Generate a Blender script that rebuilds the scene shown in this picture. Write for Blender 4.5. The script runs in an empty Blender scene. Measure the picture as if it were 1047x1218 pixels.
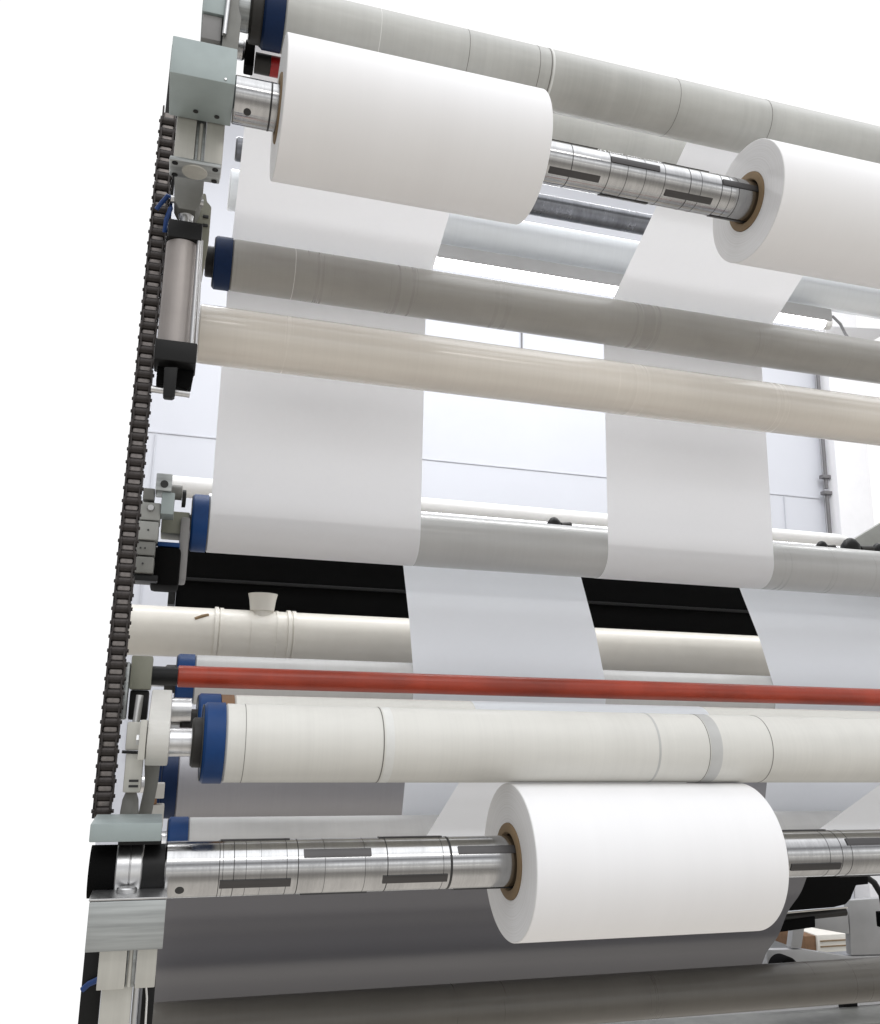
import bpy, bmesh, math, random
from mathutils import Vector, Matrix
random.seed(7)
PI = math.pi
R = math.radians
scn = bpy.context.scene
col = scn.collection

# ------------------------------------------------------------------ materials
def nodes(name):
    m = bpy.data.materials.new(name); m.use_nodes = True
    nt = m.node_tree; b = nt.nodes['Principled BSDF']
    return m, nt, b

def N(nt, kind, **kw):
    n = nt.nodes.new(kind)
    for k, v in kw.items():
        if k in n.inputs.keys(): n.inputs[k].default_value = v
        else: setattr(n, k, v)
    return n

def noise(nt, scale_vec, scale=1.0, detail=4, rough=.6, offset=(0, 0, 0)):
    tc = N(nt, 'ShaderNodeTexCoord')
    mp = N(nt, 'ShaderNodeMapping')
    mp.inputs['Scale'].default_value = scale_vec
    mp.inputs['Location'].default_value = offset
    nt.links.new(tc.outputs['Object'], mp.inputs['Vector'])
    n = N(nt, 'ShaderNodeTexNoise')
    n.inputs['Scale'].default_value = scale
    n.inputs['Detail'].default_value = detail
    n.inputs['Roughness'].default_value = rough
    nt.links.new(mp.outputs['Vector'], n.inputs['Vector'])
    return n.outputs['Fac']

def ramp(nt, fac, stops):
    r = N(nt, 'ShaderNodeValToRGB')
    el = r.color_ramp.elements
    while len(el) < len(stops): el.new(.5)
    for e, (p, c) in zip(el, stops):
        e.position = p
        e.color = (*c, 1) if len(c) == 3 else c
    nt.links.new(fac, r.inputs['Fac'])
    return r.outputs['Color']

def mul(nt, a, b, fac=1.0, mode='MULTIPLY'):
    m = N(nt, 'ShaderNodeMix', data_type='RGBA', blend_type=mode)
    m.inputs[0].default_value = fac
    nt.links.new(a, m.inputs[6]); nt.links.new(b, m.inputs[7])
    return m.outputs[2]

def bump(nt, b, fac, strength=.1, dist=.002):
    bp = N(nt, 'ShaderNodeBump')
    bp.inputs['Strength'].default_value = strength
    bp.inputs['Distance'].default_value = dist
    nt.links.new(fac, bp.inputs['Height'])
    nt.links.new(bp.outputs['Normal'], b.inputs['Normal'])

def g(v): return (v, v, v)
def sc(c, k): return tuple(x * k for x in c)

def mat_paint(name, c, rough=.4, var=.12, metal=0, nscale=14, spec=.5, bumpy=.05):
    m, nt, b = nodes(name)
    n = noise(nt, (1, 1, 1), nscale, 5)
    b.inputs['Roughness'].default_value = rough
    b.inputs['Metallic'].default_value = metal
    b.inputs['Specular IOR Level'].default_value = spec
    nt.links.new(ramp(nt, n, [(.3, sc(c, 1 - var)), (.7, sc(c, 1 + var * .5))]), b.inputs['Base Color'])
    n2 = noise(nt, (1, 1, 1), nscale * 12, 2)
    bump(nt, b, n2, bumpy, .0008)
    return m

def mat_roller(name, c, rough=.42, var=.13, coat=.0, grime=.12, spec=.4):
    """rubber or coated sleeve: circumferential wear bands plus faint blotches"""
    m, nt, b = nodes(name)
    bands = noise(nt, (9, .25, .25), 1, 8, .72)
    fine = noise(nt, (160, 1.2, 1.2), 1, 3, .6)
    blot = noise(nt, (5, 14, 14), 1, 5, .6)
    c1 = ramp(nt, bands, [(.28, sc(c, 1 - var)), (.5, c), (.75, sc(c, 1 + var * .6))])
    c2 = ramp(nt, fine, [(.3, g(.975)), (.62, g(1.0))])
    c3 = ramp(nt, blot, [(.3, g(1 - grime)), (.6, g(1.0))])
    nt.links.new(mul(nt, mul(nt, c1, c2), c3), b.inputs['Base Color'])
    rr = ramp(nt, bands, [(.3, g(rough - .08)), (.7, g(rough + .1))])
    nt.links.new(rr, b.inputs['Roughness'])
    b.inputs['Specular IOR Level'].default_value = spec
    b.inputs['Coat Weight'].default_value = coat
    b.inputs['Coat Roughness'].default_value = .15
    bump(nt, b, fine, .03, .0006)
    return m

def mat_chrome(name, c=g(.47), rough=.08, band=.22, scr=True):
    m, nt, b = nodes(name)
    b.inputs['Metallic'].default_value = 1
    turned = noise(nt, (240, .6, .6), 1, 4, .7)
    worn = noise(nt, (22, 7, 7), 1, 6, .7)
    c1 = ramp(nt, worn, [(.3, sc(c, 1 - band)), (.58, c), (.8, sc(c, 1.12))])
    c2 = ramp(nt, turned, [(.35, g(.94)), (.6, g(1))])
    nt.links.new(mul(nt, c1, c2), b.inputs['Base Color'])
    nt.links.new(ramp(nt, worn, [(.3, g(rough + .16)), (.7, g(rough))]), b.inputs['Roughness'])
    bump(nt, b, turned, .012, .0005)
    return m

def mat_paper(name, c, trans=.12, rough=.62, spec=.28, layers=False, sheen=.0):
    m, nt, b = nodes(name)
    n = noise(nt, (3, 3, 3), 1, 4)
    fib = noise(nt, (90, 90, 90), 1, 3)
    cc = mul(nt, ramp(nt, n, [(.3, sc(c, .975)), (.7, c)]), ramp(nt, fib, [(.3, g(.985)), (.7, g(1))]))
    nt.links.new(cc, b.inputs['Base Color'])
    b.inputs['Roughness'].default_value = rough
    b.inputs['Specular IOR Level'].default_value = spec
    bump(nt, b, fib, .02, .0004)
    if trans > 0:
        t = N(nt, 'ShaderNodeBsdfTranslucent'); t.inputs['Color'].default_value = (*c, 1)
        mx = N(nt, 'ShaderNodeMixShader'); mx.inputs[0].default_value = trans
        nt.links.new(b.outputs[0], mx.inputs[1]); nt.links.new(t.outputs[0], mx.inputs[2])
        out = nt.nodes['Material Output']
        nt.links.new(mx.outputs[0], out.inputs['Surface'])
    return m

def mat_brushed(name, c, axis='x', rough=.4, metal=.7, var=.25):
    m, nt, b = nodes(name)
    s = {'x': (3, 90, 90), 'z': (90, 90, 3)}[axis]
    n = noise(nt, s, 1, 5, .65)
    n2 = noise(nt, (6, 9, 9), 1, 4)
    cc = mul(nt, ramp(nt, n, [(.3, sc(c, 1 - var)), (.6, c), (.8, sc(c, 1.1))]), ramp(nt, n2, [(.3, g(.85)), (.6, g(1))]))
    nt.links.new(cc, b.inputs['Base Color'])
    b.inputs['Metallic'].default_value = metal
    b.inputs['Roughness'].default_value = rough
    bump(nt, b, n, .08, .0005)
    return m

M = {}
M['paper'] = mat_paper('white_paper', (.86, .86, .875), 0)
M['paper_end'] = mat_paper('paper_edge_layers', (.84, .835, .835), 0, .5)
M['strip'] = mat_paper('white_paper_strip', (.90, .90, .912), .29, .42, .4)
M['strip_cool'] = mat_paper('cool_white_strip', (.86, .885, .925), .30, .36, .5)
M['sheet'] = mat_paper('shade_coloured_paper', (.135, .134, .147), .0, .36, .5)  # shade on the wide web put into its dark base colour
M['strip_grey'] = mat_paper('grey_web', (.50, .495, .515), .0, .5, .3)
M['core'] = mat_paint('cardboard', (.24, .165, .09), .8, .2)
M['chrome'] = mat_chrome('turned_chrome')
M['chrome_plain'] = mat_chrome('plain_chrome', g(.8), .2, .12)
M['bluish'] = mat_roller('pale_blue_coating', (.88, .91, .93), .2, .008, .5, .01)
M['darksteel'] = mat_chrome('dark_steel', (.20, .205, .22), .22, .4)
M['groove'] = mat_paint('groove_black', g(.02), .5)
M['leaf'] = mat_brushed('leaf_key', (.075, .072, .072), 'x', .38, .6)
M['roll_grey'] = mat_roller('grey_roller', (.38, .365, .335), .3, .045, .25)
M['roll_top'] = mat_roller('stone_roller', (.51, .51, .48), .38, .14, .1)
M['roll_white'] = mat_roller('off_white_roller', (.70, .69, .645), .42, .05, 0, .06)
M['roll_web'] = mat_roller('grey_covered_roller', (.36, .355, .375), .5, .04, 0, .04)
M['roll_mid'] = mat_roller('light_grey_roller', (.56, .56, .55), .42, .07)
M['roll_alu'] = mat_roller('dull_aluminium_roller', (.44, .44, .43), .3, .05, .2, .05)
M['roll_dark'] = mat_roller('dark_brown_roller', (.125, .116, .101), .32, .08)
M['tube'] = mat_roller('beige_tube', (.735, .685, .61), .22, .018, .6, .04)
M['line'] = mat_paint('seam_line', (.19, .18, .165), .6)
M['linelight'] = mat_paint('pale_seam', (.76, .76, .73), .5)
M['linegrey'] = mat_paint('grey_worn_band', (.50, .50, .485), .45)
M['blue'] = mat_paint('blue_end', (.005, .042, .155), .45, .2, spec=.25)
M['navy'] = mat_paint('navy_end', (.003, .017, .062), .5, .2, spec=.2)
M['black'] = mat_paint('black_plastic', g(.008), .45, .2, spec=.25)
M['blackmatt'] = mat_paint('matt_black', g(.002), .8, .2, 0, 14, .1)
M['rubber'] = mat_paint('dark_hub', (.03, .028, .025), .5, spec=.3)
M['red'] = mat_roller('red_rubber', (.37, .044, .017), .36, .2, .1, .42)
M['darkred'] = mat_paint('dark_red', (.34, .010, .010), .4)
M['grnpaint'] = mat_paint('pale_grey_green_metal', (.33, .38, .375), .45, .1, .25)
M['anod'] = mat_brushed('anodised_aluminium', (.56, .55, .50), 'z', .4, .35, .08)
M['anodgrey'] = mat_brushed('grey_cylinder_barrel', (.42, .385, .365), 'z', .35, .35, .06)
M['machined'] = mat_brushed('machined_block', (.46, .48, .475), 'x', .38, .75, .4)
M['cast'] = mat_paint('cast_grey', (.20, .20, .185), .5, .2, .3)
M['castlight'] = mat_paint('cream_cast', (.60, .59, .55), .45, .1)
M['valve'] = mat_paint('valve_grey', (.33, .335, .315), .45, .15)
M['green'] = mat_paint('khaki_block', (.26, .26, .205), .5, .15)
M['steel'] = mat_chrome('bright_steel', g(.62), .25, .15)
M['chain'] = mat_paint('chain_steel', (.040, .034, .032), .38, .35, .55, 60)
M['chainplate'] = mat_paint('chain_plate', (.22, .20, .19), .35, .35, .8, 60)
M['pvc'] = mat_paint('cream_pvc', (.66, .63, .565), .32, .05)
M['wall'] = mat_paint('lavender_wall', (.60, .612, .655), .7, .03, 0, 2)
M['walltrim'] = mat_paint('wall_joint', (.555, .566, .606), .7)
M['column'] = mat_paint('white_column', (.82, .815, .83), .6, .03)
M['white'] = mat_paint('white_pipe_paint', (.84, .83, .81), .35, .04)
M['conduit'] = mat_paint('dark_conduit', (.16, .155, .16), .5)
M['plate'] = mat_paint('machine_grey_paint', (.42, .42, .42), .45, .06)
M['plate_dark'] = mat_paint('machine_dark_grey', (.23, .225, .22), .5, .1)
M['floor'] = mat_paint('concrete_floor', (.36, .36, .345), .6, .15, 0, 5)
M['carton'] = mat_paint('white_carton', (.80, .77, .70), .6, .05)
M['brown'] = mat_paint('brown_carton', (.22, .12, .06), .7, .3)
M['cable_blue'] = mat_paint('blue_hose', (.01, .05, .2), .35)
M['cable_grey'] = mat_paint('grey_cable', (.3, .3, .31), .5)
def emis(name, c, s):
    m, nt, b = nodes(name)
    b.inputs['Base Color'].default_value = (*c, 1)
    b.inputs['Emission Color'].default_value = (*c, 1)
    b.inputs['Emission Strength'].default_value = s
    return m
M['highlight'] = emis('highlight_tube_glow', (1, 1, 1), 14.0)  # emission for the tube that replaces the grey roller's highlight

# ------------------------------------------------------------------ mesh builder
class MB:
    def __init__(s): s.bm = bmesh.new()
    def box(s, x0, x1, y0, y1, z0, z1, bev=0.0, rot=None):
        t = bmesh.new()
        bmesh.ops.create_cube(t, size=1)
        c = Vector(((x0+x1)/2, (y0+y1)/2, (z0+z1)/2))
        mt = Matrix.Translation(c)
        if rot: mt = mt @ rot
        mt = mt @ Matrix.Diagonal((abs(x1-x0), abs(y1-y0), abs(z1-z0), 1))
        bmesh.ops.transform(t, matrix=mt, verts=t.verts)
        if bev > 0:
            bmesh.ops.bevel(t, geom=t.edges[:], offset=bev, segments=2, affect='EDGES', profile=.6)
        s._merge(t); return s
    def lathe(s, prof, cy, cz, n=96, axis='x', cx=0, cap=True):
        """prof: list of (position along axis, radius)"""
        rings = []
        for a, r in prof:
            ring = []
            for i in range(n):
                t = 2*PI*i/n; c_, s_ = math.cos(t)*r, math.sin(t)*r
                if axis == 'x': p = (a, cy + c_, cz + s_)
                elif axis == 'z': p = (cx + c_, cy + s_, a)
                else: p = (cx + c_, a, cz + s_)
                ring.append(s.bm.verts.new(p))
            rings.append(ring)
        for k in range(len(rings)-1):
            A, B = rings[k], rings[k+1]
            for i in range(n):
                j = (i+1) % n
                s.bm.faces.new((A[i], A[j], B[j], B[i]))
        if cap:
            s.bm.faces.new(rings[0]); s.bm.faces.new(rings[-1])
        return s
    def tube(s, pts, r, n=12):
        pts = [Vector(p) for p in pts]
        rings = []
        for i, p in enumerate(pts):
            d = (pts[min(i+1, len(pts)-1)] - pts[max(i-1, 0)]).normalized()
            u = d.cross(Vector((0, 0, 1)))
            if u.length < .01: u = d.cross(Vector((0, 1, 0)))
            u.normalize(); v = d.cross(u)
            rings.append([s.bm.verts.new(p + r*(u*math.cos(2*PI*k/n) + v*math.sin(2*PI*k/n))) for k in range(n)])
        for A, B in zip(rings, rings[1:]):
            for k in range(n):
                j = (k+1) % n
                s.bm.faces.new((A[k], A[j], B[j], B[k]))
        s.bm.faces.new(rings[0]); s.bm.faces.new(rings[-1])
        return s
    def prism(s, poly, lo, hi, axis='x', bev=0):
        """poly: 2-D outline, extruded from lo to hi along axis. x: (y,z), y: (x,z), z: (x,y)"""
        t = bmesh.new()
        def P(a, q): return {'x': (a, q[0], q[1]), 'y': (q[0], a, q[1]), 'z': (q[0], q[1], a)}[axis]
        A = [t.verts.new(P(lo, q)) for q in poly]; B = [t.verts.new(P(hi, q)) for q in poly]
        t.faces.new(A); t.faces.new(B)
        for i in range(len(poly)):
            j = (i+1) % len(poly)
            t.faces.new((A[i], A[j], B[j], B[i]))
        bmesh.ops.recalc_face_normals(t, faces=t.faces)
        if bev > 0:
            bmesh.ops.bevel(t, geom=t.edges[:], offset=bev, segments=2, affect='EDGES', profile=.6)
        s._merge(t); return s
    def patch(s, x0, x1, cy, cz, r0, r1, a0, a1, n=8):
        """curved key lying on a shaft between angles a0..a1"""
        sec = [(r0, a0 + (a1-a0)*i/n) for i in range(n+1)], [(r1, a0 + (a1-a0)*i/n) for i in range(n+1)]
        out = [(cy + r*math.cos(a), cz + r*math.sin(a)) for r, a in sec[1]] + [(cy + r*math.cos(a), cz + r*math.sin(a)) for r, a in reversed(sec[0])]
        return s.prism(out, x0, x1, 'x')
    def _merge(s, t):
        me = bpy.data.meshes.new('tmp'); t.to_mesh(me); t.free()
        s.bm.from_mesh(me); bpy.data.meshes.remove(me)
    def build(s, name, mat, parent=None, smooth=True, angle=35):
        bmesh.ops.recalc_face_normals(s.bm, faces=s.bm.faces)
        me = bpy.data.meshes.new(name); s.bm.to_mesh(me); s.bm.free()
        me.materials.append(mat)
        if smooth:
            me.polygons.foreach_set('use_smooth', [True]*len(me.polygons))
            me.set_sharp_from_angle(angle=R(angle))
        o = bpy.data.objects.new(name, me); col.objects.link(o)
        if parent:
            o.parent = parent
            o.matrix_parent_inverse = root_of(parent).inverted()
        return o

def root_of(o):
    m = Matrix.Translation(o.location)
    p = o.parent
    if p and o.type == 'EMPTY': m = root_of(p) @ m
    if o.type == 'MESH':       # meshes keep world coordinates
        return Matrix.Identity(4)
    return m

def tag(o, label, cat, group=None, kind=None):
    if label: o['label'] = label
    if cat: o['category'] = cat
    if group: o['group'] = group
    if kind: o['kind'] = kind
    return o

def thing(name, loc, label, cat, group=None):
    o = bpy.data.objects.new(name, None); col.objects.link(o)
    o.location = loc; o.empty_display_size = .05
    return tag(o, label, cat, group)

# ------------------------------------------------------------------ rollers
RG = 'rollers that guide the paper through the machine'
def roller(name, c, r, x0, x1, mat, label, cat='roller', cap=None, cap_x=None, hub=None, journal=None,
           seams=(), capmat='blue', group=RG, lip=.0015, hubmat='rubber', jmat='steel'):
    cy, cz = c
    t = thing(name, (x0, cy, cz), label, cat, group)
    b = MB().lathe([(x0, r-.003), (x0+.003, r), (x1-.003, r), (x1, r-.003)], cy, cz, 160)
    body = b.build('roller_body', M[mat], t)
    for sx, w, mm, dr in seams:
        MB().lathe([(sx, r-.001), (sx, r+dr), (sx+w, r+dr), (sx+w, r-.001)], cy, cz, 160, cap=False).build('seam_band', M[mm], body)
    if cap:
        a0, a1 = cap
        rc = r + lip
        e = MB().lathe([(a0, rc-.004), (a0+.004, rc), (a1-.0005, rc), (a1-.0002, rc-.004)], cy, cz, 128).build('end_cap', M[capmat], t)
        MB().lathe([(a0-.0012, rc-.003), (a0-.0012, rc-.0065), (a0-.0002, rc-.0062), (a0-.0002, rc-.0032)], cy, cz, 96, cap=False).build('cap_rim', M['cast'], e)
    if hub:
        h0, h1, hr = hub
        MB().lathe([(h0, hr-.003), (h0+.003, hr), (h1, hr)], cy, cz, 64).build('hub', M[hubmat], t)
    if journal:
        j0, j1, jr = journal
        MB().lathe([(j0, jr-.001), (j0+.001, jr), (j1, jr)], cy, cz, 48).build('journal', M[jmat], t)
    return t

T, R2, TU, R3, R4 = (1.477, 1.251), (1.943, .986), (1.722, .72), (2.064, .416), (1.439, -.039)
R5, R6, R7, R8, RB = (2.08, .075), (1.63, -.02), (2.385, -.163), (2.06, -.264), (2.686, -.79)
RED, US, LS = (1.72, .067), (1.381, .998), (1.424, -.213)
S1, S2, S3 = .066, .538, 1.014
S4, S5 = 1.486, 1.958
XR = 2.9                                                  # far end of the machine

roller('guide_roller', T, .0565, .112, XR, 'roll_top', 'topmost broad stone grey roller with dark blue end, above the upper paper rolls',
       cap=(.074, .112), capmat='navy', hub=(.052, .074, .050), journal=(-.01, .052, .02), lip=-.001,
       seams=((.285, .0012, 'linelight', .0003), (.456, .0012, 'line', .0002), (.599, .0012, 'line', .0002), (.623, .0022, 'line', .0003), (.627, .004, 'linelight', .0002), (.905, .0012, 'line', .0002), (1.12, .0012, 'line', .0003)))
roller('guide_roller', R2, .057, .068, XR, 'roll_grey', 'dull grey brown roller with navy end just below the lamp, above the beige tube',
       cap=(.030, .068), capmat='navy', hub=(.012, .030, .034), journal=(-.03, .012, .018), hubmat='black',
       seams=((.205, .0012, 'linelight', .0002),))
roller('guide_tube', TU, .057, .008, XR, 'tube', 'glossy beige tube crossing in front of the hanging paper strips', 'tube')
roller('guide_roller', R3, .063, .063, XR, 'roll_alu', 'grey metal roller that the two hanging paper strips wrap under',
       cap=(.028, .063), hub=(-.028, .028, .018), hubmat='black', lip=.001)
roller('contact_roller', R4, .057, .091, XR, 'roll_white', 'off-white roller with blue end cap pressing on top of the lower paper roll',
       cap=(.060, .091), hub=(.045, .060, .036), journal=(-.012, .045, .0205),
       seams=((.1185, .001, 'line', .0002), (.3225, .0018, 'line', .0003), (.327, .013, 'linelight', .0002), (.785, .004, 'linegrey', .0002), (.8795, .0012, 'line', .0003), (.882, .022, 'linegrey', .0002), (1.001, .0014, 'line', .0003)))
roller('guide_roller', R5, .0526, .060, XR, 'roll_mid', 'pale grey roller with blue end cap half hidden behind the red bar', cap=(.023, .060), hub=(.0, .023, .03), journal=(-.05, 0, .017))
roller('guide_roller', R6, .055, .116, XR, 'roll_white', 'pale roller with brown collar peeping out between the red bar and the contact roller',
       cap=(.057, .094), hub=(.03, .057, .03), journal=(-.01, .03, .017))
MB().lathe([(.0945, .052), (.0945, .0552), (.1155, .0552), (.1155, .052)], *R6, 96).build('brown_collar', M['brown'], [o for o in bpy.data.objects if o.get('label', '').startswith('pale roller with brown collar')][0])
roller('guide_roller', R7, .077, .048, XR, 'roll_web', 'wide roller with dark navy end, covered by grey paper below the off-white roller', cap=(.012, .048), capmat='navy', hub=(-.01, .012, .04), journal=(-.06, -.01, .02))
roller('guide_roller', R8, .057, .071, XR, 'roll_mid', 'light grey roller with blue end right above the lower steel shaft', cap=(.031, .071), hub=(.012, .031, .03), journal=(-.05, .012, .018), hubmat='steel')
roller('guide_roller', RB, .0635, .034, 3.4, 'roll_dark', 'dark brown grey roller lowest of all, along the bottom of the machine')
roller('guide_roller', (2.172, 1.428), .0305, .065, XR, 'darksteel', 'narrow dark steel roller seen between the upper paper roll and the second paper strip')
roller('guide_roller', (2.312, 1.393), .055, .06, XR, 'bluish', 'shiny pale bluish metal roller just above the bright lamp')
roller('guide_roller', (1.99, 1.54), .052, .6, XR, 'roll_top', 'grey roller tucked directly under the topmost roller behind the upper steel shaft')

# red spreader bars
t = thing('spreader_bar', (.022, *RED), 'long red rubber bar with dark sleeve crossing in front of the lower paper strips', 'bar', 'red rubber bars')
MB().lathe([(.022, .0175), (.0235, .019), (XR, .019)], *RED, 64).build('red_sleeve', M['red'], t)
MB().lathe([(-.03, .0165), (.0215, .0165)], *RED, 48).build('dark_sleeve', M['black'], t)
ub = (1.55, 1.204)
t = thing('spreader_bar', (.1, *ub), 'short visible end of a dark red bar under the topmost roller beside its navy end', 'bar', 'red rubber bars')
MB().lathe([(.099, .019), (.40, .019)], 1.55, 1.208, 64).build('red_sleeve', M['darkred'], t)
MB().lathe([(.070, .0188), (.0985, .0188)], 1.55, 1.208, 48).build('dark_sleeve', M['rubber'], t)

# ------------------------------------------------------------------ rewind shafts
def shaft(c, r, x0, x1, label, sections, grooves, rot, hole):
    cy, cz = c
    t = thing('rewind_shaft', (x0, cy, cz), label, 'shaft', 'steel rewind shafts')
    MB().lathe([(x0, r-.002), (x0+.002, r), (x1, r)], cy, cz, 128).build('shaft_body', M['chrome'], t)
    for gx, w in grooves:
        MB().lathe([(gx, r-.001), (gx, r+.00025), (gx+w, r+.00025), (gx+w, r-.001)], cy, cz, 96, cap=False).build('ring_groove', M['groove'], t)
    for i, (a, b, typ) in enumerate(sections):
        for k in range(3):
            # angle counted from the camera side (-Y) upward
            al = R((95 if typ == 'A' else 35) - 120*k + rot)
            ph = PI - al
            h = R(9)
            MB().patch(a, b, cy, cz, r-.004, r+.0016, ph-h, ph+h).build('expanding_key', M['leaf'], t)
    if hole:
        hx, al = hole
        ph = PI - R(al)
        d = Vector((0, math.cos(ph), math.sin(ph)))
        p = Vector((hx, cy, cz)) + d*(r-.004)
        MB().tube([p, p + d*.0043], .0062, 20).build('screw_hole', M['groove'], t)
    return t

def secs(start, first, end, per=.1165, ln=.099):
    out = []; x = start; k = first
    while x < end:
        out.append((x, x+ln, 'A' if k % 2 == 0 else 'B')); x += per; k += 1
    return out
US_SEC = secs(.588, 0, 2.6)
US_GR = [(.628, .0014), (.703, .0012), (.738, .0008), (.775, .0008), (.815, .0008), (.868, .0014), (.892, .0008), (.935, .0012), (.955, .0008), (.972, .001), (.09, .003)]
shaft(US, .0385, .0318, XR, 'upper steel shaft with dark keys carrying the two upper paper rolls', US_SEC, US_GR, -28, (.055, -58))
LS_SEC = secs(.096, 0, 2.6)
LS_GR = [(.094, .001), (.099, .0006), (.114, .001), (.131, .0006), (.152, .0004), (.188, .0008), (.204, .0012), (.243, .0005), (.302, .0005), (.335, .0014), (.421, .0006), (.432, .0036), (1.02, .0012), (1.105, .0006), (1.13, .001), (1.15, .0008)]
shaft(LS, .0378, .021, XR, 'lower steel shaft with dark keys carrying the single lower paper roll', LS_SEC, LS_GR, 0, (.043, -38))

def mat_roll(name, cy, cz):
    m, nt, b = nodes(name)
    tc = N(nt, 'ShaderNodeTexCoord'); mp = N(nt, 'ShaderNodeMapping')
    mp.inputs['Location'].default_value = (0, -cy, -cz); mp.inputs['Scale'].default_value = (0, 1, 1)
    nt.links.new(tc.outputs['Object'], mp.inputs['Vector'])
    ln = N(nt, 'ShaderNodeVectorMath', operation='LENGTH'); nt.links.new(mp.outputs['Vector'], ln.inputs[0])
    n1 = N(nt, 'ShaderNodeTexNoise', noise_dimensions='1D'); n1.inputs['Scale'].default_value = 420; n1.inputs['Detail'].default_value = 5
    nt.links.new(ln.outputs['Value'], n1.inputs['W'])
    wound = ramp(nt, n1.outputs['Fac'], [(.32, (.83, .826, .822)), (.6, (.90, .897, .903))])
    xb = noise(nt, (11, .4, .4), 1, 6, .7)
    big = noise(nt, (2.5, 5, 5), 1, 3)
    cc = mul(nt, mul(nt, wound, ramp(nt, xb, [(.3, g(.972)), (.65, g(1))])), ramp(nt, big, [(.3, (.985, .98, .975)), (.7, g(1))]))
    nt.links.new(cc, b.inputs['Base Color'])
    b.inputs['Roughness'].default_value = .5; b.inputs['Specular IOR Level'].default_value = .35
    bump(nt, b, n1.outputs['Fac'], .12, .0006)
    return m
# ------------------------------------------------------------------ paper rolls
def paper_roll(c, x0, x1, label, r=.1168, rc=.0565):
    cy, cz = c
    t = thing('paper_roll', (x0, cy, cz-r), label, 'paper roll', 'white paper rolls on the rewind shafts')
    prof = [(x0+.0005, rc+.0005), (x0, rc+.002), (x0, r-.0012), (x0+.0012, r), (x1-.0012, r), (x1, r-.0012), (x1, rc+.002), (x1-.0005, rc+.0005)]
    MB().lathe(prof, cy, cz, 256, cap=False).build('paper_winding', mat_roll('wound_paper', cy, cz), t)
    MB().lathe([(x0+.004, .0405), (x0-.0015, .0425), (x0-.0025, .0435), (x0-.0025, rc-.002), (x0-.0015, rc), (x0+.004, rc), (x1-.004, rc), (x1+.002, rc-.001), (x1+.002, .0415), (x1-.004, .0405)], cy, cz, 96, cap=False).build('cardboard_core', M['core'], t)
    return t
paper_roll(US, .106, .556, 'white paper roll on the upper steel shaft, the left one next to the grey bracket')
paper_roll(US, 1.014, 1.464, 'white paper roll at the right of the upper shaft, brown core end showing')
paper_roll(LS, .538, .964, 'brightest white paper roll, the only one on the lower steel shaft')

# ------------------------------------------------------------------ paper webs
def arc(c, r, a0, a1, n=18):
    return [(c[0] + r*math.cos(R(a0 + (a1-a0)*i/n)), c[1] + r*math.sin(R(a0 + (a1-a0)*i/n))) for i in range(n+1)]
def line(p, q, n=10):
    return [(p[0] + (q[0]-p[0])*i/n, p[1] + (q[1]-p[1])*i/n) for i in range(1, n)]
def web(name, path, x0, x1, mat, label, cat='paper strip', group=None, nx=24, wav=.0):
    bm = bmesh.new()
    rows = []
    for y, z in path:
        rows.append([bm.verts.new((x0 + (x1-x0)*i/nx, y + wav*math.sin(7.3*i/nx + 9*z + 3*x0)*math.sin(5*z + 2*i/nx), z)) for i in range(nx+1)])
    for A, B in zip(rows, rows[1:]):
        for i in range(nx): bm.faces.new((A[i], A[i+1], B[i+1], B[i]))
    bmesh.ops.recalc_face_normals(bm, faces=bm.faces)
    me = bpy.data.meshes.new(name); bm.to_mesh(me); bm.free()
    me.polygons.foreach_set('use_smooth', [True]*len(me.polygons))
    me.materials.append(M[mat])
    o = bpy.data.objects.new(name, me); col.objects.link(o)
    return tag(o, label, cat, group)
e = .0006
up = arc(R3, .063+e, 330, 180, 28)
up += line(up[-1], (R2[0]+.057+e, R2[1]), 12) + arc(R2, .057+e, 0, 58.9, 14)
top = arc(T, .0565+e, 58.9, 112, 14)
up += line(up[-1], top[0], 10) + top
WG = 'white paper strips slit from the web'
web('paper_strip', up, S1, S2, 'strip', 'tall white paper strip hanging on the left, behind the beige tube', group=WG)
web('paper_strip', up, S3, S4, 'strip', 'tall white paper strip hanging right of centre, behind the beige tube', group=WG)
dn = [(2.235, .51), (2.2, .446), (2.153, .36)] + line((2.153, .36), (2.031, .128), 10)
a5 = arc(R5, .0526+e, 158, 196, 12)
dn = dn[:-3] + a5
a8 = arc(R8, .057+e, 364, 212, 26)
dn += line(a5[-1], a8[0], 10) + a8
a6 = arc(R6, .055+e, 239, 55, 26)
dn += line(a8[-1], a6[0], 10) + a6
web('paper_strip', dn, S2, S3, 'strip_cool', 'short white paper strip running down behind the red bar, in the middle', group=WG)
web('paper_strip', dn, S4, S5, 'strip_cool', 'short white paper strip running down behind the red bar at the right edge', group=WG)
web('paper_web', [(y + .0045*math.sin(k*.33)*.77, z + .0045*math.sin(k*.33)*.64) for k, (y, z) in enumerate(line((2.96, -.92), (2.37, -.215), 90))], .036, S5, 'sheet', 'wide paper sheet with its shade painted in dark grey, rising behind the lower shaft', 'paper sheet')

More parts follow.
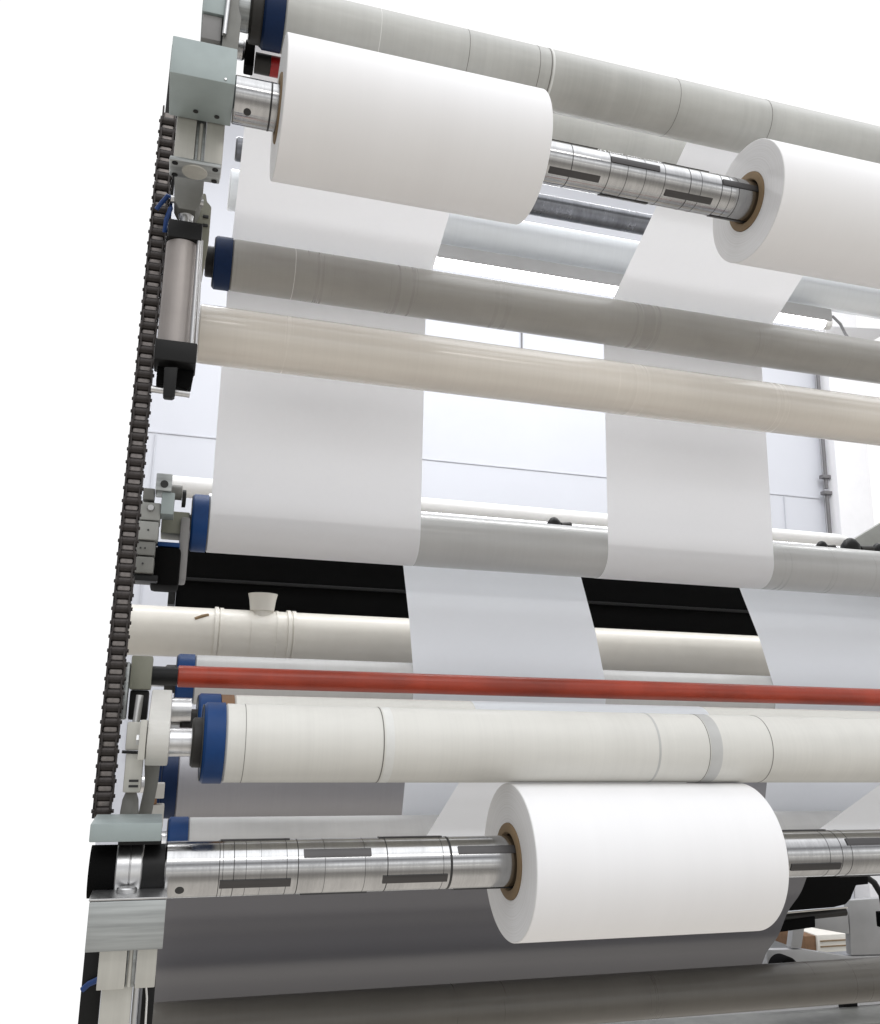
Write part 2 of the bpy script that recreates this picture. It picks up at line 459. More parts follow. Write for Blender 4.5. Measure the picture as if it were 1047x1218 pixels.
# ------------------------------------------------------------------ lamp added as a glowing tube behind the grey roller
t = thing('roller_highlight', (1.9, 2.27, 1.27), 'bright white roller lamp glowing between the paper strips', 'highlight')
MB().lathe([(.10, .017), (1.925, .017)], 2.275, 1.258, 32).build('highlight_tube', M['highlight'], t)  # glowing tube added in place of the highlight on the grey roller
MB().box(.08, 1.93, 2.232, 2.24, 1.2525, 1.292, .002).build('grey_band', M['plate'], t)
MB().box(.08, 1.93, 2.2405, 2.33, 1.284, 1.292, .002).build('band_shelf', M['plate'], t)
MB().lathe([(1.926, .02), (1.95, .02)], 2.275, 1.262, 32).build('tube_end', M['white'], t)
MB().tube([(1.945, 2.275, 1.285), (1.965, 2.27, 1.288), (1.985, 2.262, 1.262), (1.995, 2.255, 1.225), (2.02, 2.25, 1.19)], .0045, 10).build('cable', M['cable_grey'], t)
t = thing('clear_cover', (2.05, 2.3, 1.2), 'pale triangular plastic cover hanging beside the lamp end', 'cover')
MB().prism([(2.0, 1.30), (2.24, 1.325), (2.24, 1.30), (2.10, 1.215), (2.04, 1.21)], 2.36, 2.40, 'y', .004).build('cover_shell', M['column'], t)

# ------------------------------------------------------------------ things behind R3
t = thing('white_pipe', (-.06, 2.7, .65), 'white pipe with round end running behind the hanging strips', 'pipe')
MB().lathe([(-.06, .031), (2.27, .031), (2.3, .027), (2.34, .014)], 2.7, .648, 64).build('pipe_body', M['white'], t)
t = thing('chrome_rod', (.07, 2.35, .55), 'thin bright chrome rod just below the white pipe', 'rod')
MB().lathe([(.07, .013), (XR, .013)], 2.33, .535, 48).build('rod_body', M['chrome_plain'], t)
def knob(x, label, k=1):
    t = thing('rod_clamp', (x, 2.18, .5), label, 'clamp', 'black clamps on the chrome rod')
    MB().lathe([(.49, .016*k), (.50, .019*k), (.505+.012*k, .018*k), (.505+.022*k, .011*k), (.505+.026*k, .005*k)], 2.2, 0, 32, 'z', x).build('knob_head', M['black'], t)
    MB().tube([(x+.02*k, 2.2, .508), (x+.048*k, 2.2, .511)], .011*k, 16).build('knob_lever', M['rubber'], t)
    return t
knob(.958, 'black clamp knob standing between the two hanging strips')
knob(1.80, 'black clamp knob at the right, next to the white pipe end', .9)
knob(1.90, 'larger black clamp knob at the right edge under the grey gusset plate', 1.5)
knob(2.0, 'black clamp knob cut by the right edge of the picture', 1.2)
t = thing('gusset_plate', (2.02, 2.6, .6), 'pale grey sloping metal gusset plate at the right edge beside the pipe end', 'plate')
MB().prism([(2.265, .642), (2.39, .712), (2.9, .96), (2.9, .55), (2.265, .60)], 2.60, 2.62, 'y', .002).build('gusset_sheet', M['valve'], t)

t = thing('beam', (.01, 2.8, .3), 'black slotted steel beam behind the short strips under the grey metal roller', 'beam')
MB().box(.012, 3.6, 2.80, 2.95, .396, .492, .004).build('upper_rail', M['blackmatt'], t)
MB().box(.012, 3.6, 2.806, 2.95, .309, .393, .004).build('lower_rail', M['blackmatt'], t)
MB().box(-.010, .011, 2.79, 2.96, .315, .492, .003).build('end_plate', M['black'], t)
MB().box(.012, 3.6, 2.79, 2.80, .388, .398, .002).build('edge_strip', M['black'], t)

# ------------------------------------------------------------------ plastic pipe
PV = (2.62, .222)
t = thing('plastic_pipe', (-.1, *PV), 'cream plastic drain pipe with joint rings and a short upright branch', 'pipe')
rp = .068
pb = MB().lathe([(-.118, rp), (3.2, rp)], *PV, 96).build('pipe_body', M['pvc'], t)
for x0, x1, rr in ((.118, .128, rp+.005), (.132, .142, rp+.003), (.215, .222, rp+.002), (.285, .292, rp+.002), (.316, .326, rp+.005), (.331, .341, rp+.004)):
    MB().lathe([(x0, rp-.002), (x0, rr), (x1, rr), (x1, rp-.002)], *PV, 96, cap=False).build('joint_ring', M['pvc'], t)
MB().lathe([(.262, .028), (.285, .029), (.288, .033), (.318, .037), (.335, .041), (.335, .036)], 2.60, 0, 48, 'z', .246).build('branch_stub', M['pvc'], t)
MB().tube([(.065, 2.562, .253), (.085, 2.565, .262), (.10, 2.57, .266)], .005, 10).build('clip', M['core'], t)

# ------------------------------------------------------------------ roller chain
ct = thing('roller_chain', (-.077, 1.6, -.2), 'long dark steel roller chain running up the left side of the machine', 'chain')
CX, CY, PITCH, hw = -.077, 1.6, .0228, .0125
def link_mesh(inner):
    m = MB()
    # barrel
    m.lathe([(-hw*.80, .0076), (-hw*.74, .0083), (hw*.74, .0083), (hw*.80, .0076)], 0, 0, 20)
    o = hw*.86 if inner else hw*1.06
    for s in (-1, 1):
        pts = []
        for k in range(13):
            a = PI + PI*k/12; pts.append((.0095*math.cos(a), .0095*math.sin(a)))
        for k in range(13):
            a = PI*k/12; pts.append((.0095*math.cos(a), PITCH + .0095*math.sin(a)))
        m.prism(pts, s*o - .0013, s*o + .0013, 'x')
    return m
zs = -.150; n = 0
protos = []
while zs < 1.085:
    inner = n % 2 == 0
    if n < 2:
        l = link_mesh(inner).build('chain_link', M['chain'], ct)
        hwp = MB().box(-hw*.8, hw*.8, -.002, .0032, PITCH*.22, PITCH*.78, .0004).build('bushing_gap', M['chainplate'], l)
        pin = MB().lathe([(-hw*1.35, .0025), (-hw*1.32, .0031), (hw*1.32, .0031), (hw*1.35, .0025)], 0, 0, 16).build('chain_pin', M['chain'], l)
        l.matrix_parent_inverse = Matrix.Identity(4)
        l.location = (CX - ct.location.x, CY - ct.location.y, zs - ct.location.z)
        for c_ in (hwp, pin): c_.matrix_parent_inverse = Matrix.Identity(4)
        protos.append((l, hwp, pin))
    else:
        src = protos[n % 2]
        l = src[0].copy(); col.objects.link(l); l.parent = ct
        l.location = (CX - ct.location.x, CY - ct.location.y, zs - ct.location.z)
        for s_ in src[1:]:
            c_ = s_.copy(); col.objects.link(c_); c_.parent = l
    zs += PITCH; n += 1

# dark guard behind the top of the chain
t = thing('chain_guard', (-.09, 1.66, .6), 'dark narrow guard strip running up right behind the chain', 'guard')
MB().prism([(-.0945, -.165), (-.0655, -.165), (-.0655, .66), (-.058, .82), (-.058, 1.20), (-.086, 1.28), (-.087, 1.1), (-.0945, .85)], 1.640, 1.648, 'y').build('guard_sheet', M['black'], t)

# ------------------------------------------------------------------ upper bracket and its cylinder
t = thing('shaft_bracket', (-.068, 1.3, .966), 'pale grey metal block holding the left end of the upper shaft', 'bracket', 'blocks that hold the rewind shafts')
MB().box(-.068, .031, 1.30, 1.409, .966, 1.031, .0015).build('block_body', M['grnpaint'], t)
for x, y in ((-.026, 1.385), (.008, 1.389)):
    MB().lathe([(.9655, .0042), (.9645, .0042)], y, 0, 16, 'z', x).build('screw_hole', M['groove'], t)
MB().lathe([(1.2995, .0022), (1.298, .0018)], 0, .972, 16, 'y', .016).build('screw_head', M['steel'], t)
t = thing('compact_cylinder', (-.02, 1.5, .9), 'square light aluminium pneumatic cylinder under the upper shaft block', 'cylinder', 'square aluminium cylinders under the shaft blocks')
MB().box(-.055, -.023, 1.411, 1.456, .893, 1.01, .002).build('body_half', M['anod'], t)
MB().box(-.007, .0225, 1.411, 1.456, .893, 1.01, .002).build('body_half', M['anod'], t)
MB().box(-.0225, -.0075, 1.419, 1.456, .893, 1.01, .001).build('groove_face', M['machined'], t)
MB().lathe([(.893, .0032), (.965, .0032)], 1.417, 0, 12, 'z', -.015).build('groove_rod', M['anod'], t)
p = MB().box(-.061, .0215, 1.407, 1.458, .8845, .8925, .003).build('end_plate', M['machined'], t)
for x in (-.052, .0125):
    for y in (1.415, 1.450):
        MB().lathe([(.8848, .005), (.8835, .005)], y, 0, 16, 'z', x).build('bolt', M['black'], p)
MB().lathe([(.8845, .021), (.8825, .020)], 1.432, 0, 40, 'z', -.02).build('boss', M['anod'], p)

# long pneumatic cylinder
t = thing('pneumatic_cylinder', (-.028, 1.55, .53), 'long grey pneumatic cylinder with black end caps standing left of the beige tube', 'cylinder')
MB().lathe([(.62, .0285), (.81, .0285)], 1.555, 0, 64, 'z', -.031).build('barrel', M['anodgrey'], t)
MB().box(-.057, .0, 1.525, 1.585, .811, .845, .003).build('upper_cap', M['black'], t)
MB().box(-.061, .008, 1.522, 1.588, .582, .619, .003).build('lower_cap', M['black'], t)
MB().tube([(-.002, 1.53, .60), (-.004, 1.53, .83)], .0042, 12).build('tie_rod', M['steel'], t)
MB().tube([(.006, 1.56, .60), (.0, 1.56, .83)], .0035, 12).build('tie_rod', M['steel'], t)
MB().tube([(-.031, 1.555, .845), (-.031, 1.555, .905)], .0085, 20).build('piston_rod', M['steel'], t)
cl = MB()
cl.prism([(-.055, .581), (.006, .581), (.003, .552), (-.004, .548), (-.03, .552), (-.055, .552)], 1.555, 1.584, 'y', .001)
cl.build('clevis', M['blackmatt'], t)
MB().prism([(-.043, .572), (-.021, .574), (-.022, .522), (-.026, .519), (-.039, .519), (-.041, .522)], 1.528, 1.545, 'y', .002).build('clevis_tongue', M['black'], t)
MB().tube([(-.062, 1.565, .543), (.002, 1.565, .541)], .0062, 16).build('clevis_pin', M['steel'], t)
# rod head fork and slotted bracket above it
t = thing('rod_fork', (-.03, 1.555, .87), 'dull metal fork joining the piston rod to the bracket above', 'fork')
MB().prism([(-.056, .948), (-.004, .948), (-.004, .91), (-.008, .885), (-.014, .872), (-.043, .872), (-.052, .888)], 1.535, 1.585, 'y', .003).build('fork_body', M['cast'], t)
MB().lathe([(.862, .012), (.872, .014)], 1.56, 0, 24, 'z', -.03).build('lock_nut', M['steel'], t)
MB().tube([(-.058, 1.545, .893), (-.002, 1.545, .895)], .007, 14).build('fork_pin', M['steel'], t)
t = thing('slotted_bracket', (0, 1.62, .85), 'beige curved bracket plate with two dark slots beside the piston rod', 'bracket')
MB().prism([(-.024, .955), (.001, .955), (.004, .94), (.013, .93), (.013, .86), (.006, .78), (.0, .74), (-.004, .86), (-.012, .88)], 1.612, 1.63, 'y', .002).build('bracket_plate', M['green'], t)
for z in (.904, .886):
    MB().box(-.001, .0095, 1.6085, 1.6118, z, z+.0055, .001).build('slot', M['groove'], t)
t = thing('air_hose', (-.07, 1.57, .88), 'thin blue air hose curling below the square upper cylinder', 'hose')
MB().tube([(-.082, 1.57, .882), (-.075, 1.565, .892), (-.064, 1.556, .905), (-.056, 1.55, .9), (-.057, 1.553, .88), (-.063, 1.56, .86), (-.064, 1.57, .84)], .0042, 10).build('hose_body', M['cable_blue'], t)

# ------------------------------------------------------------------ fittings at the top left
t = thing('roller_bracket', (-.02, 1.45, 1.2), 'stack of grey metal clamp plates carrying the end of the topmost roller', 'bracket')
MB().box(-.031, .012, 1.42, 1.52, 1.187, 1.32, .002).build('clamp_block', M['grnpaint'], t)
MB().box(-.029, .004, 1.425, 1.52, 1.138, 1.1865, .002).build('lower_block', M['plate_dark'], t)
MB().prism([(.006, 1.120), (.034, 1.125), (.036, 1.19), (.030, 1.21), (.030, 1.35), (.014, 1.35)], 1.42, 1.53, 'y', .002).build('side_plate', M['cast'], t)
MB().lathe([(.024, .03), (.028, .034), (.05, .034), (.055, .03)], 1.477, 1.251, 48).build('shaft_collar', M['machined'], t)
MB().tube([(.012, 1.415, 1.24), (.009, 1.415, 1.145)], .004, 12).build('clamp_rod', M['steel'], t)
t = thing('roller_bearing', (.04, 1.6, 1.16), 'dark bearing fitting with pale striped steel neck under the red stub', 'bearing')
MB().lathe([(.020, .014), (.024, .018), (.046, .018), (.05, .015)], 1.56, 1.236, 40).build('bearing_neck', M['steel'], t)
MB().box(.0505, .0685, 1.55, 1.58, 1.20, 1.256, .003).build('bearing_flange', M['blackmatt'], t)
t = thing('red_stub', (.04, 1.75, 1.42), 'small red round stub between the clamp plates and the navy roller end', 'stub')
MB().lathe([(.036, .0135), (.074, .0135)], 1.62, 1.344, 40).build('stub_body', M['red'], t)
MB().lathe([(.031, .0105), (.0355, .0105)], 1.62, 1.344, 32).build('stub_end', M['black'], t)

# ------------------------------------------------------------------ fittings by the middle roller
t = thing('regulator_block', (-.06, 1.9, .28), 'pale grey stepped valve block beside the chain, left of the middle roller', 'valve block')
for i, (x0, x1, z0, z1) in enumerate(((-.080, -.036, .392, .43), (-.080, -.037, .350, .389), (-.081, -.040, .318, .347), (-.080, -.040, .281, .315))):
    b_ = MB().box(x0, x1, 1.95 - .004*(i % 2), 2.03, z0, z1, .004).build('valve_section', M['valve'] if i < 2 else M['cast'], t)
MB().lathe([(1.9495, .008), (1.940, .006)], 0, .417, 20, 'y', -.056).build('screw_head', M['steel'], t)
for x, z in ((-.057, .37), (-.069, .332), (-.060, .332), (-.062, .30)):
    MB().lathe([(1.9455, .002), (1.944, .002)], 0, z, 12, 'y', x).build('port_hole', M['groove'], t)
MB().box(-.086, -.03, 1.955, 2.02, .266, .279, .003).build('base_foot', M['black'], t)
t = thing('clamp_block', (-.03, 1.95, .44), 'bluish silver clamp block with a round dark hole above the valve block', 'clamp')
MB().box(-.050, -.018, 1.93, 2.0, .452, .489, .002).build('clamp_top', M['machined'], t)
MB().lathe([(1.9295, .008), (1.928, .008)], 0, .466, 24, 'y', -.033).build('clamp_hole', M['groove'], t)
MB().box(-.036, -.010, 1.938, 2.0, .405, .4515, .002).build('clamp_jaw', M['grnpaint'], t)
MB().box(-.074, -.051, 1.95, 2.0, .435, .46, .003).build('clamp_side', M['cast'], t)
MB().lathe([(-.0175, .016), (.004, .016)], 1.98, .462, 32).build('clamp_sleeve', M['cast'], t)
MB().lathe([(.0045, .019), (.012, .019), (.013, .012)], 1.98, .45, 32).build('clamp_ring', M['black'], t)
t = thing('roller_support', (-.03, 2.05, .27), 'black end fitting and motor body under the blue end of the middle roller', 'support')
MB().box(-.034, .024, 2.02, 2.10, .385-.005, .43, .004).build('support_arm', M['green'], t)
MB().box(-.047, .012, 1.985, 2.1, .262, .345, .010).build('motor_body', M['blackmatt'], t)
MB().box(.006, .026, 2.0, 2.1, .28, .415, .006).build('end_shield', M['plate_dark'], t)
MB().box(-.037, .008, 1.99, 2.06, .346, .356, .002).build('blue_strip', M['blue'], t)

# ------------------------------------------------------------------ red bar bracket, lever arm
t = thing('bar_bracket', (-.06, 1.72, .04), 'khaki grey block holding the left end of the long red bar', 'bracket')
MB().box(-.058, -.022, 1.70, 1.76, .042, .100, .003).build('bracket_block', M['green'], t)
MB().box(-.068, -.059, 1.69, 1.74, -.01, .088, .003).build('bracket_cheek', M['machined'], t)
MB().box(-.056, -.024, 1.715, 1.765, -.01, .041, .004).build('lower_grip', M['black'], t)
t = thing('swing_arm', (-.01, 1.44, -.07), 'cream white rounded arm carrying the off-white contact roller', 'arm')
def rounded(c0, r0, c1, r1, n=14):
    """outline of two circles joined by straight flanks"""
    d = math.atan2(c1[1]-c0[1], c1[0]-c0[0]); pts = []
    for k in range(n+1):
        a = d + PI/2 + PI*k/n; pts.append((c0[0]+r0*math.cos(a), c0[1]+r0*math.sin(a)))
    for k in range(n+1):
        a = d - PI/2 + PI*k/n; pts.append((c1[0]+r1*math.cos(a), c1[1]+r1*math.sin(a)))
    return pts
MB().prism(rounded((1.445, -.039), .034, (1.60, -.002), .042), -.018, .014, 'x', .004).build('arm_body', M['castlight'], t)
MB().box(-.028, -.0185, 1.41, 1.46, -.064, -.008, .002).build('arm_clamp', M['anod'], t)
MB().lathe([(-.032, .008), (-.0285, .008)], 1.43, -.036, 6).build('clamp_bolt', M['steel'], t)
MB().lathe([(-.012, .0195), (.046, .0195)], 1.60, .008, 40).build('pivot_pin', M['steel'], t)
t = thing('arm_cylinder', (-.05, 1.55, -.12), 'small beige actuator body hanging between the chain and the cream arm', 'actuator')
MB().box(-.050, -.022, 1.54, 1.60, -.055, -.012, .003).build('actuator_head', M['anod'], t)
MB().box(-.048, -.022, 1.542, 1.60, -.118, -.058, .003).build('actuator_body', M['anod'], t)
for z in (-.102, -.11):
    MB().box(-.040, -.026, 1.5395, 1.5415, z, z+.0035).build('slot', M['groove'], t)
MB().tube([(-.038, 1.57, -.012), (-.036, 1.57, .03)], .006, 14).build('actuator_rod', M['steel'], t)
MB().lathe([(-.175, .011), (-.15, .014), (-.13, .012), (-.119, .008)], 1.57, 0, 24, 'z', -.036).build('actuator_foot', M['cast'], t)
MB().tube([(-.054, 1.535, -.057), (-.02, 1.535, -.058)], .0025, 10).build('cross_pin', M['black'], t)
t = thing('support_strut', (0, 1.58, -.1), 'slanting grey flat strut behind the cream arm, leading down to the lower block', 'strut')
MB().prism([(-.022, -.06), (.005, -.06), (.003, -.11), (-.006, -.185), (-.027, -.185), (-.017, -.11)], 1.60, 1.614, 'y', .002).build('strut_bar', M['cast'], t)
t = thing('carton_bracket', (.01, 1.8, -.17), 'small cream and brown bracket between the strut and the navy roller end', 'bracket')
MB().box(-.012, .016, 1.80, 1.84, -.148, -.122, .002).build('upper_pad', M['castlight'], t)
MB().box(-.012, .004, 1.80, 1.84, -.158, -.1485, .001).build('brown_pad', M['brown'], t)
MB().box(-.012, .018, 1.80, 1.84, -.20, -.159, .002).build('lower_pad', M['castlight'], t)
t = thing('roller_plate', (.0, 1.9, -.3), 'dark teal upright plate behind the navy roller end', 'plate')
MB().box(-.018, .010, 2.10, 2.12, -.30, .0, .002).build('upright_plate', M['navy'], t)

# ------------------------------------------------------------------ lower shaft bearing and cylinder
t = thing('shaft_bearing', (-.08, 1.424, -.25), 'open bearing with black sleeve and steel ring, left end of the lower shaft', 'bearing')
MB().box(-.080, .013, 1.375, 1.50, -.169, -.145, .002).build('top_plate', M['grnpaint'], t)
MB().box(-.043, .014, 1.385, 1.50, -.1745, -.1695, .001).build('plate_step', M['black'], t)
MB().lathe([(-.078, .0345), (-.044, .0345)], 1.424, -.213, 64).build('black_sleeve', M['blackmatt'], t)
MB().lathe([(-.0435, .036), (-.042, .0375), (-.026, .0375), (-.025, .0362), (-.0245, .0362), (-.0235, .0375), (-.0105, .0375), (-.009, .036)], 1.424, -.213, 96).build('steel_ring', M['steel'], t)
MB().lathe([(-.0085, .0345), (.0205, .0345)], 1.424, -.213, 64).build('black_collar', M['black'], t)
MB().lathe([(-.258, .013), (-.228, .013), (-.2265, .0115)], 1.375, 0, 32, 'z', -.026).build('adjusting_pin', M['steel'], t)
t = thing('shaft_bracket', (-.07, 1.33, -.3), 'scratched machined steel block below the left end of the lower shaft', 'bracket', 'blocks that hold the rewind shafts')
MB().box(-.0695, .0255, 1.33, 1.48, -.296, -.236, .0012).build('block_body', M['machined'], t)
MB().box(-.0705, .0265, 1.331, 1.48, -.2355, -.2325, .0008).build('block_lip', M['steel'], t)
t = thing('compact_cylinder', (-.02, 1.37, -.38), 'square cream aluminium cylinder below the scratched lower block', 'cylinder', 'square aluminium cylinders under the shaft blocks')
MB().box(-.052, -.018, 1.345, 1.43, -.345, -.2965, .0012).build('body_half', M['anod'], t)
MB().box(-.0055, .0195, 1.345, 1.43, -.345, -.2965, .0012).build('body_half', M['anod'], t)
MB().box(-.0175, -.006, 1.353, 1.425, -.345, -.2965, .0008).build('groove_face', M['machined'], t)
MB().lathe([(-.344, .0028), (-.297, .0028)], 1.351, 0, 12, 'z', -.013).build('groove_rod', M['anod'], t)
MB().box(-.046, -.008, 1.362, 1.42, -.42, -.346, .002).build('lower_body', M['anod'], t)
MB().tube([(-.003, 1.37, -.42), (-.003, 1.37, -.346)], .0035, 12).build('tie_rod', M['steel'], t)
MB().tube([(.003, 1.372, -.42), (.003, 1.372, -.346)], .0022, 10).build('tie_rod', M['darksteel'], t)
t = thing('side_cover', (-.07, 1.45, -.42), 'dark cover plate with a blue hose at the lowest left corner', 'cover')
MB().box(-.076, -.050, 1.46, 1.47, -.47, -.318, .001).build('cover_sheet', M['black'], t)
MB().tube([(-.074, 1.452, -.370), (-.066, 1.448, -.362), (-.05, 1.446, -.355)], .004, 10).build('blue_hose', M['cable_blue'], t)
t = thing('cable_clip', (.01, 1.45, -.4), 'black clip with thin pale wire beside the lower square cylinder', 'clip')
MB().box(.004, .022, 1.46, 1.49, -.425, -.365, .002).build('clip_body', M['black'], t)
MB().tube([(.008, 1.452, -.36), (.012, 1.450, -.385), (.013, 1.449, -.42)], .0014, 8).build('wire', M['white'], t)

# ------------------------------------------------------------------ lower right machine parts
t = thing('machine_frame', (2.35, 3.2, -.9), 'grey painted machine side frame with a rounded window at the lower right', 'frame')
fy0, fy1 = 3.20, 3.23
def frame_piece(nm, poly): MB().prism(poly, fy0, fy1, 'y', .004).build(nm, M['plate'], t)
frame_piece('frame_sill', [(2.24, -.92), (3.3, -.96), (3.3, -.875), (2.60, -.855), (2.39, -.82), (2.24, -.815)])
frame_piece('frame_post', [(2.6145, -.852), (3.3, -.872), (3.3, -.64), (2.62, -.655)])
frame_piece('frame_post', [(2.345, -.8135), (2.392, -.8165), (2.413, -.742), (2.365, -.73)])
frame_piece('frame_rail', [(2.415, -.741), (2.6135, -.777), (2.6135, -.70), (2.5, -.70), (2.417, -.705)])
t = thing('drive_motor', (2.4, 3.25, -.6), 'black rounded motor housing tucked under the lower shaft at the right', 'motor')
MB().prism([(2.2, -.50), (2.60, -.50), (2.60, -.572), (2.545, -.575), (2.528, -.60), (2.515, -.622), (2.49, -.640), (2.44, -.648), (2.2, -.655)], 3.06, 3.14, 'y', .003).build('motor_body', M['blackmatt'], t)
MB().tube([(2.26, 3.12, -.690), (2.535, 3.12, -.678)], .014, 20).build('motor_shaft', M['rubber'], t)
MB().prism([(2.20, -.735), (2.383, -.722), (2.385, -.685), (2.20, -.70)], 3.10, 3.13, 'y', .002).build('motor_bracket', M['blackmatt'], t)
MB().tube([(2.26, 3.105, -.669), (2.535, 3.105, -.660)], .0028, 10).build('motor_trim', M['carton'], t)
t = thing('cable_loop', (2.7, 3.1, -.65), 'black hanging cable with a plug at the lower right edge', 'cable')
MB().tube([(2.62, 3.1, -.55), (2.66, 3.1, -.575), (2.69, 3.1, -.62), (2.70, 3.1, -.69)], .012, 12).build('cable_body', M['black'], t)
MB().box(2.672, 2.72, 3.08, 3.12, -.735, -.68, .004).build('cable_plug', M['blackmatt'], t)
t = thing('foot_wheel', (2.26, 3.1, -.85), 'black half round foot peeping above the lowest roller', 'foot')
MB().lathe([(3.08, .044), (3.09, .048), (3.14, .048)], 0, -.862, 40, 'y', 2.245).build('foot_body', M['blackmatt'], t)
def carton(x0, x1, y, z0, z1, label):
    t = thing('carton', (x0, y, z0), label, 'carton', 'cartons seen through the frame window')
    MB().box(x0+.061, x1, y, y+.35, z0, z1, .002).build('carton_body', M['carton'], t)
    MB().box(x0, x0+.06, y+.01, y+.34, z0+.004, z1-.004, .002).build('carton_end', M['brown'], t)
    for k in (.3, .62):
        MB().box(x0+.075, x1-.01, y-.004, y-.001, z0+(z1-z0)*k, z0+(z1-z0)*k+.006).build('printed_line', M['core'], t)
carton(3.02, 3.6, 4.0, -1.045, -.968, 'white carton with brown end lying behind the frame window')
t = thing('packing_tray', (2.9, 4.3, -.95), 'flat pale tray standing behind the white carton', 'tray')
MB().box(3.05, 3.6, 4.4, 4.7, -1.06, -1.0, .003).build('tray_body', M['carton'], t)
for x in (3.12, 3.3, 3.45):
    MB().box(x, x+.05, 4.393, 4.399, -1.045, -1.02).build('tray_slot', M['cast'], t)
t = thing('base_beam', (1.2, 3.3, -1.1), 'grey machine base beam with a pale cap below the lowest roller', 'beam')
MB().box(.9, 3.4, 3.28, 3.6, -1.16, -1.055, .004).build('beam_body', M['plate_dark'], t)
MB().lathe([(-1.054, .045), (-1.042, .04)], 3.36, 0, 32, 'z', 1.93).build('pale_cap', M['white'], t)
MB().box(2.60, 2.66, 3.24, 3.279, -1.06, -.98, .004).build('stop_block', M['black'], t)
MB().box(1.2, 3.4, 3.05, 3.24, -1.25, -1.04, .004, Matrix.Rotation(R(-2), 4, 'Z')).build('front_rail', M['cast'], t)

# ------------------------------------------------------------------ setting
f = MB().box(.35, 7, 3.2, 8, -1.32, -1.30).build('floor', M['floor']); f['kind'] = 'structure'
t = thing('wall', (-.2, 4.52, -1.2), 'pale lavender panelled wall behind the machine', 'wall')
WZ = 3.25
MB().box(-.235, 3.74, 4.52, 4.62, -1.3, WZ).build('wall_panel', M['wall'], t)
for z in (1.345,):
    MB().box(-.235, 3.70, 4.515, 4.519, z, z+.007).build('panel_joint', M['walltrim'], t)
for x, w_ in ((1.775, .008), (-.14, .006), (3.45, .006)):
    MB().box(x, x+w_, 4.511, 4.514, 2.0 if x == 1.775 else -.2, 2.4 if x == 1.775 else 1.34, 0).build('panel_joint', M['walltrim'] if x != 1.775 else M['conduit'], t)
t = thing('column', (3.85, 4.4, -1.3), 'white square column at the right, beside the dark conduit', 'column')
MB().box(3.745, 3.985, 4.40, 4.62, -1.3, WZ-.05, .004).build('column_shaft', M['column'], t)
t = thing('conduit', (3.72, 4.4, 1), 'thin dark conduit with clips running up beside the white column', 'conduit')
MB().tube([(3.722, 4.47, 1.0), (3.722, 4.47, 1.36)], .011, 12).build('conduit_tube', M['conduit'], t)
MB().tube([(3.722, 4.47, 1.40), (3.722, 4.47, 2.3)], .011, 12).build('conduit_tube', M['conduit'], t)
for z in (1.37, 1.47):
    MB().box(3.69, 3.745, 4.45, 4.49, z-.01, z+.012, .003).build('conduit_clip', M['conduit'], t)

# ------------------------------------------------------------------ world: white hall in front, softer and darker towards the floor behind the camera
w = bpy.data.worlds.new('World'); scn.world = w; w.use_nodes = True
nt = w.node_tree; bg = nt.nodes['Background']
tc = N(nt, 'ShaderNodeTexCoord')
sx = N(nt, 'ShaderNodeSeparateXYZ'); nt.links.new(tc.outputs['Generated'], sx.inputs[0])
def mrange(sock, a, b, c=0, d=1):
    m = N(nt, 'ShaderNodeMapRange'); m.interpolation_type = 'SMOOTHSTEP'
    m.inputs['From Min'].default_value = a; m.inputs['From Max'].default_value = b
    m.inputs['To Min'].default_value = c; m.inputs['To Max'].default_value = d
    nt.links.new(sock, m.inputs['Value']); return m.outputs['Result']
zz = mrange(sx.outputs['Z'], -1, 1); 
m_ = N(nt, 'ShaderNodeMapRange'); m_.inputs['From Min'].default_value = -1; m_.inputs['From Max'].default_value = 1
nt.links.new(sx.outputs['Z'], m_.inputs['Value'])
elev = ramp(nt, m_.outputs['Result'], [(0, (.74, .70, .65)), (.10, (.70, .665, .62)), (.19, (.42, .40, .37)), (.30, (.30, .285, .27)), (.38, (.6, .58, .56)),
     (.44, (.7, .69, .67)), (.465, (1.25, 1.22, 1.18)), (.49, (.6, .6, .59)), (.55, (.8, .8, .8)), (.60, (1.4, 1.41, 1.43)), (.65, (.7, .71, .73)),
     (.72, (.22, .22, .235)), (.78, (.9, .91, .94)), (.86, (1.15, 1.16, 1.2)), (.93, (2.0, 2.03, 2.08)), (1, (1.6, 1.62, 1.67))])
front_a = mrange(sx.outputs['Y'], .1, .35)
left_a = mrange(sx.outputs['X'], -.75, -.5)
fm = N(nt, 'ShaderNodeMath', operation='MULTIPLY'); nt.links.new(front_a, fm.inputs[0]); nt.links.new(left_a, fm.inputs[1])
front = fm.outputs[0]
down = mrange(sx.outputs['Z'], -.62, -.45)
mm = N(nt, 'ShaderNodeMath', operation='MULTIPLY'); nt.links.new(front, mm.inputs[0]); nt.links.new(down, mm.inputs[1])
mx = N(nt, 'ShaderNodeMix', data_type='RGBA'); nt.links.new(mm.outputs[0], mx.inputs[0])
side = mrange(sx.outputs['X'], -.85, -.3, .4, 1)
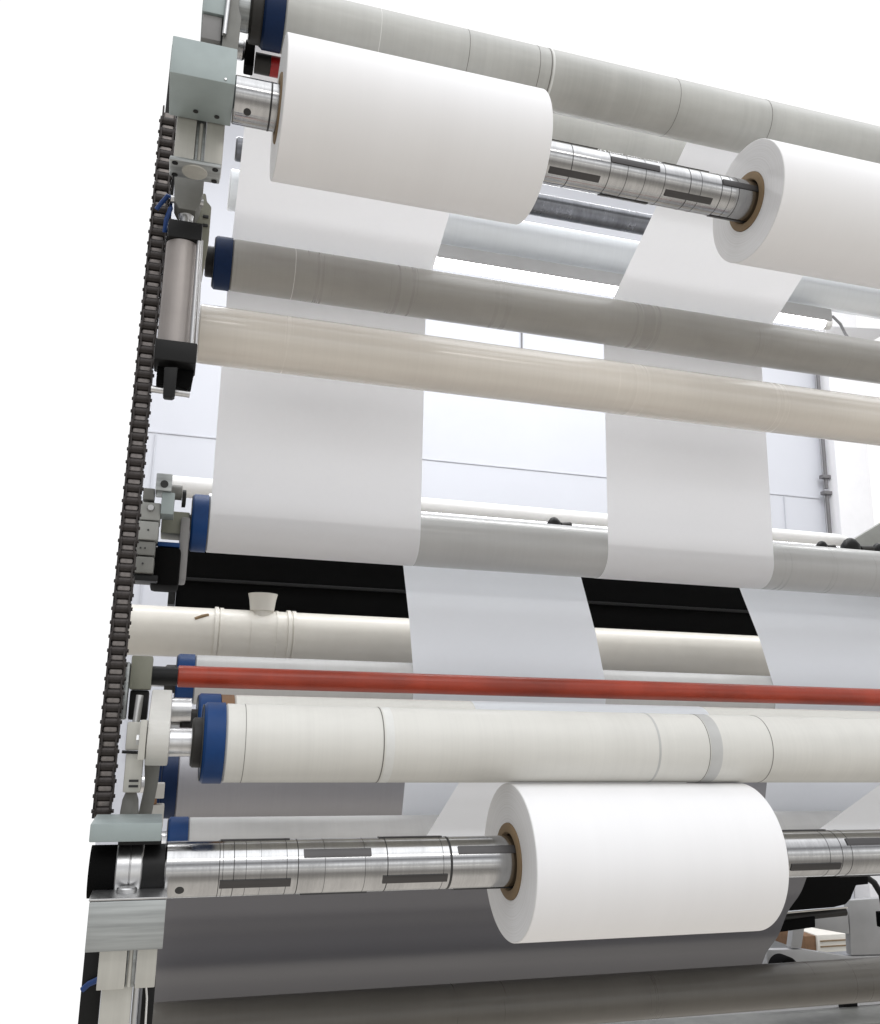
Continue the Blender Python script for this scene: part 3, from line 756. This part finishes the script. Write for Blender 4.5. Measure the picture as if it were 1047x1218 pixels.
sd = N(nt, 'ShaderNodeMix', data_type='RGBA', blend_type='MULTIPLY'); sd.inputs[0].default_value = 1
nt.links.new(elev, sd.inputs[6]); nt.links.new(side, sd.inputs[7])
nt.links.new(sd.outputs[2], mx.inputs[6]); mx.inputs[7].default_value = (.89, .89, .89, 1)
nt.links.new(mx.outputs[2], bg.inputs['Color'])
bg.inputs['Strength'].default_value = 1.2

def area(name, loc, target, sx_, sy_, power, c=(1, 1, 1), spread=180):
    l = bpy.data.lights.new(name, 'AREA'); l.shape = 'RECTANGLE'; l.size = sx_; l.size_y = sy_
    l.energy = power; l.color = c; l.spread = R(spread)
    o = bpy.data.objects.new(name, l); col.objects.link(o); o.location = loc
    o.rotation_euler = (Vector(target) - Vector(loc)).to_track_quat('-Z', 'Y').to_euler()
    return o
area('ceiling_lamp', (.8, -2.2, 3.4), (1.0, 1.7, .3), 3.2, .5, 26, (1, .98, .95))
area('unseen_wall_fill', (1.6, 3.0, 2.62), (1.6, 3.9, .6), 4.2, .22, 60, (.97, .98, 1))  # added light, hidden behind the top roller, brightens wall and backlights strips

# ------------------------------------------------------------------ camera
f_px = 1090.751
Xc = Vector((.958578, .080414, .273244)); Zc = Vector((.018755, -.975058, .221157))
Yc = Zc.cross(Xc)                       # world axes in camera coordinates (right, down, forward)
right = Vector((Xc[0], Yc[0], Zc[0])); upv = -Vector((Xc[1], Yc[1], Zc[1])); fwd = Vector((Xc[2], Yc[2], Zc[2]))
cd = bpy.data.cameras.new('camera'); cam = bpy.data.objects.new('camera', cd); col.objects.link(cam)
cd.sensor_fit = 'HORIZONTAL'; cd.sensor_width = 36; cd.lens = 36*f_px/1047
cd.clip_start = .05; cd.clip_end = 200
cam.matrix_world = Matrix((( right[0], upv[0], -fwd[0], 0), (right[1], upv[1], -fwd[1], 0), (right[2], upv[2], -fwd[2], 0), (0, 0, 0, 1)))
scn.camera = cam
scn.view_settings.view_transform = 'Standard'
scn.view_settings.look = 'None'
scn.view_settings.exposure = 0
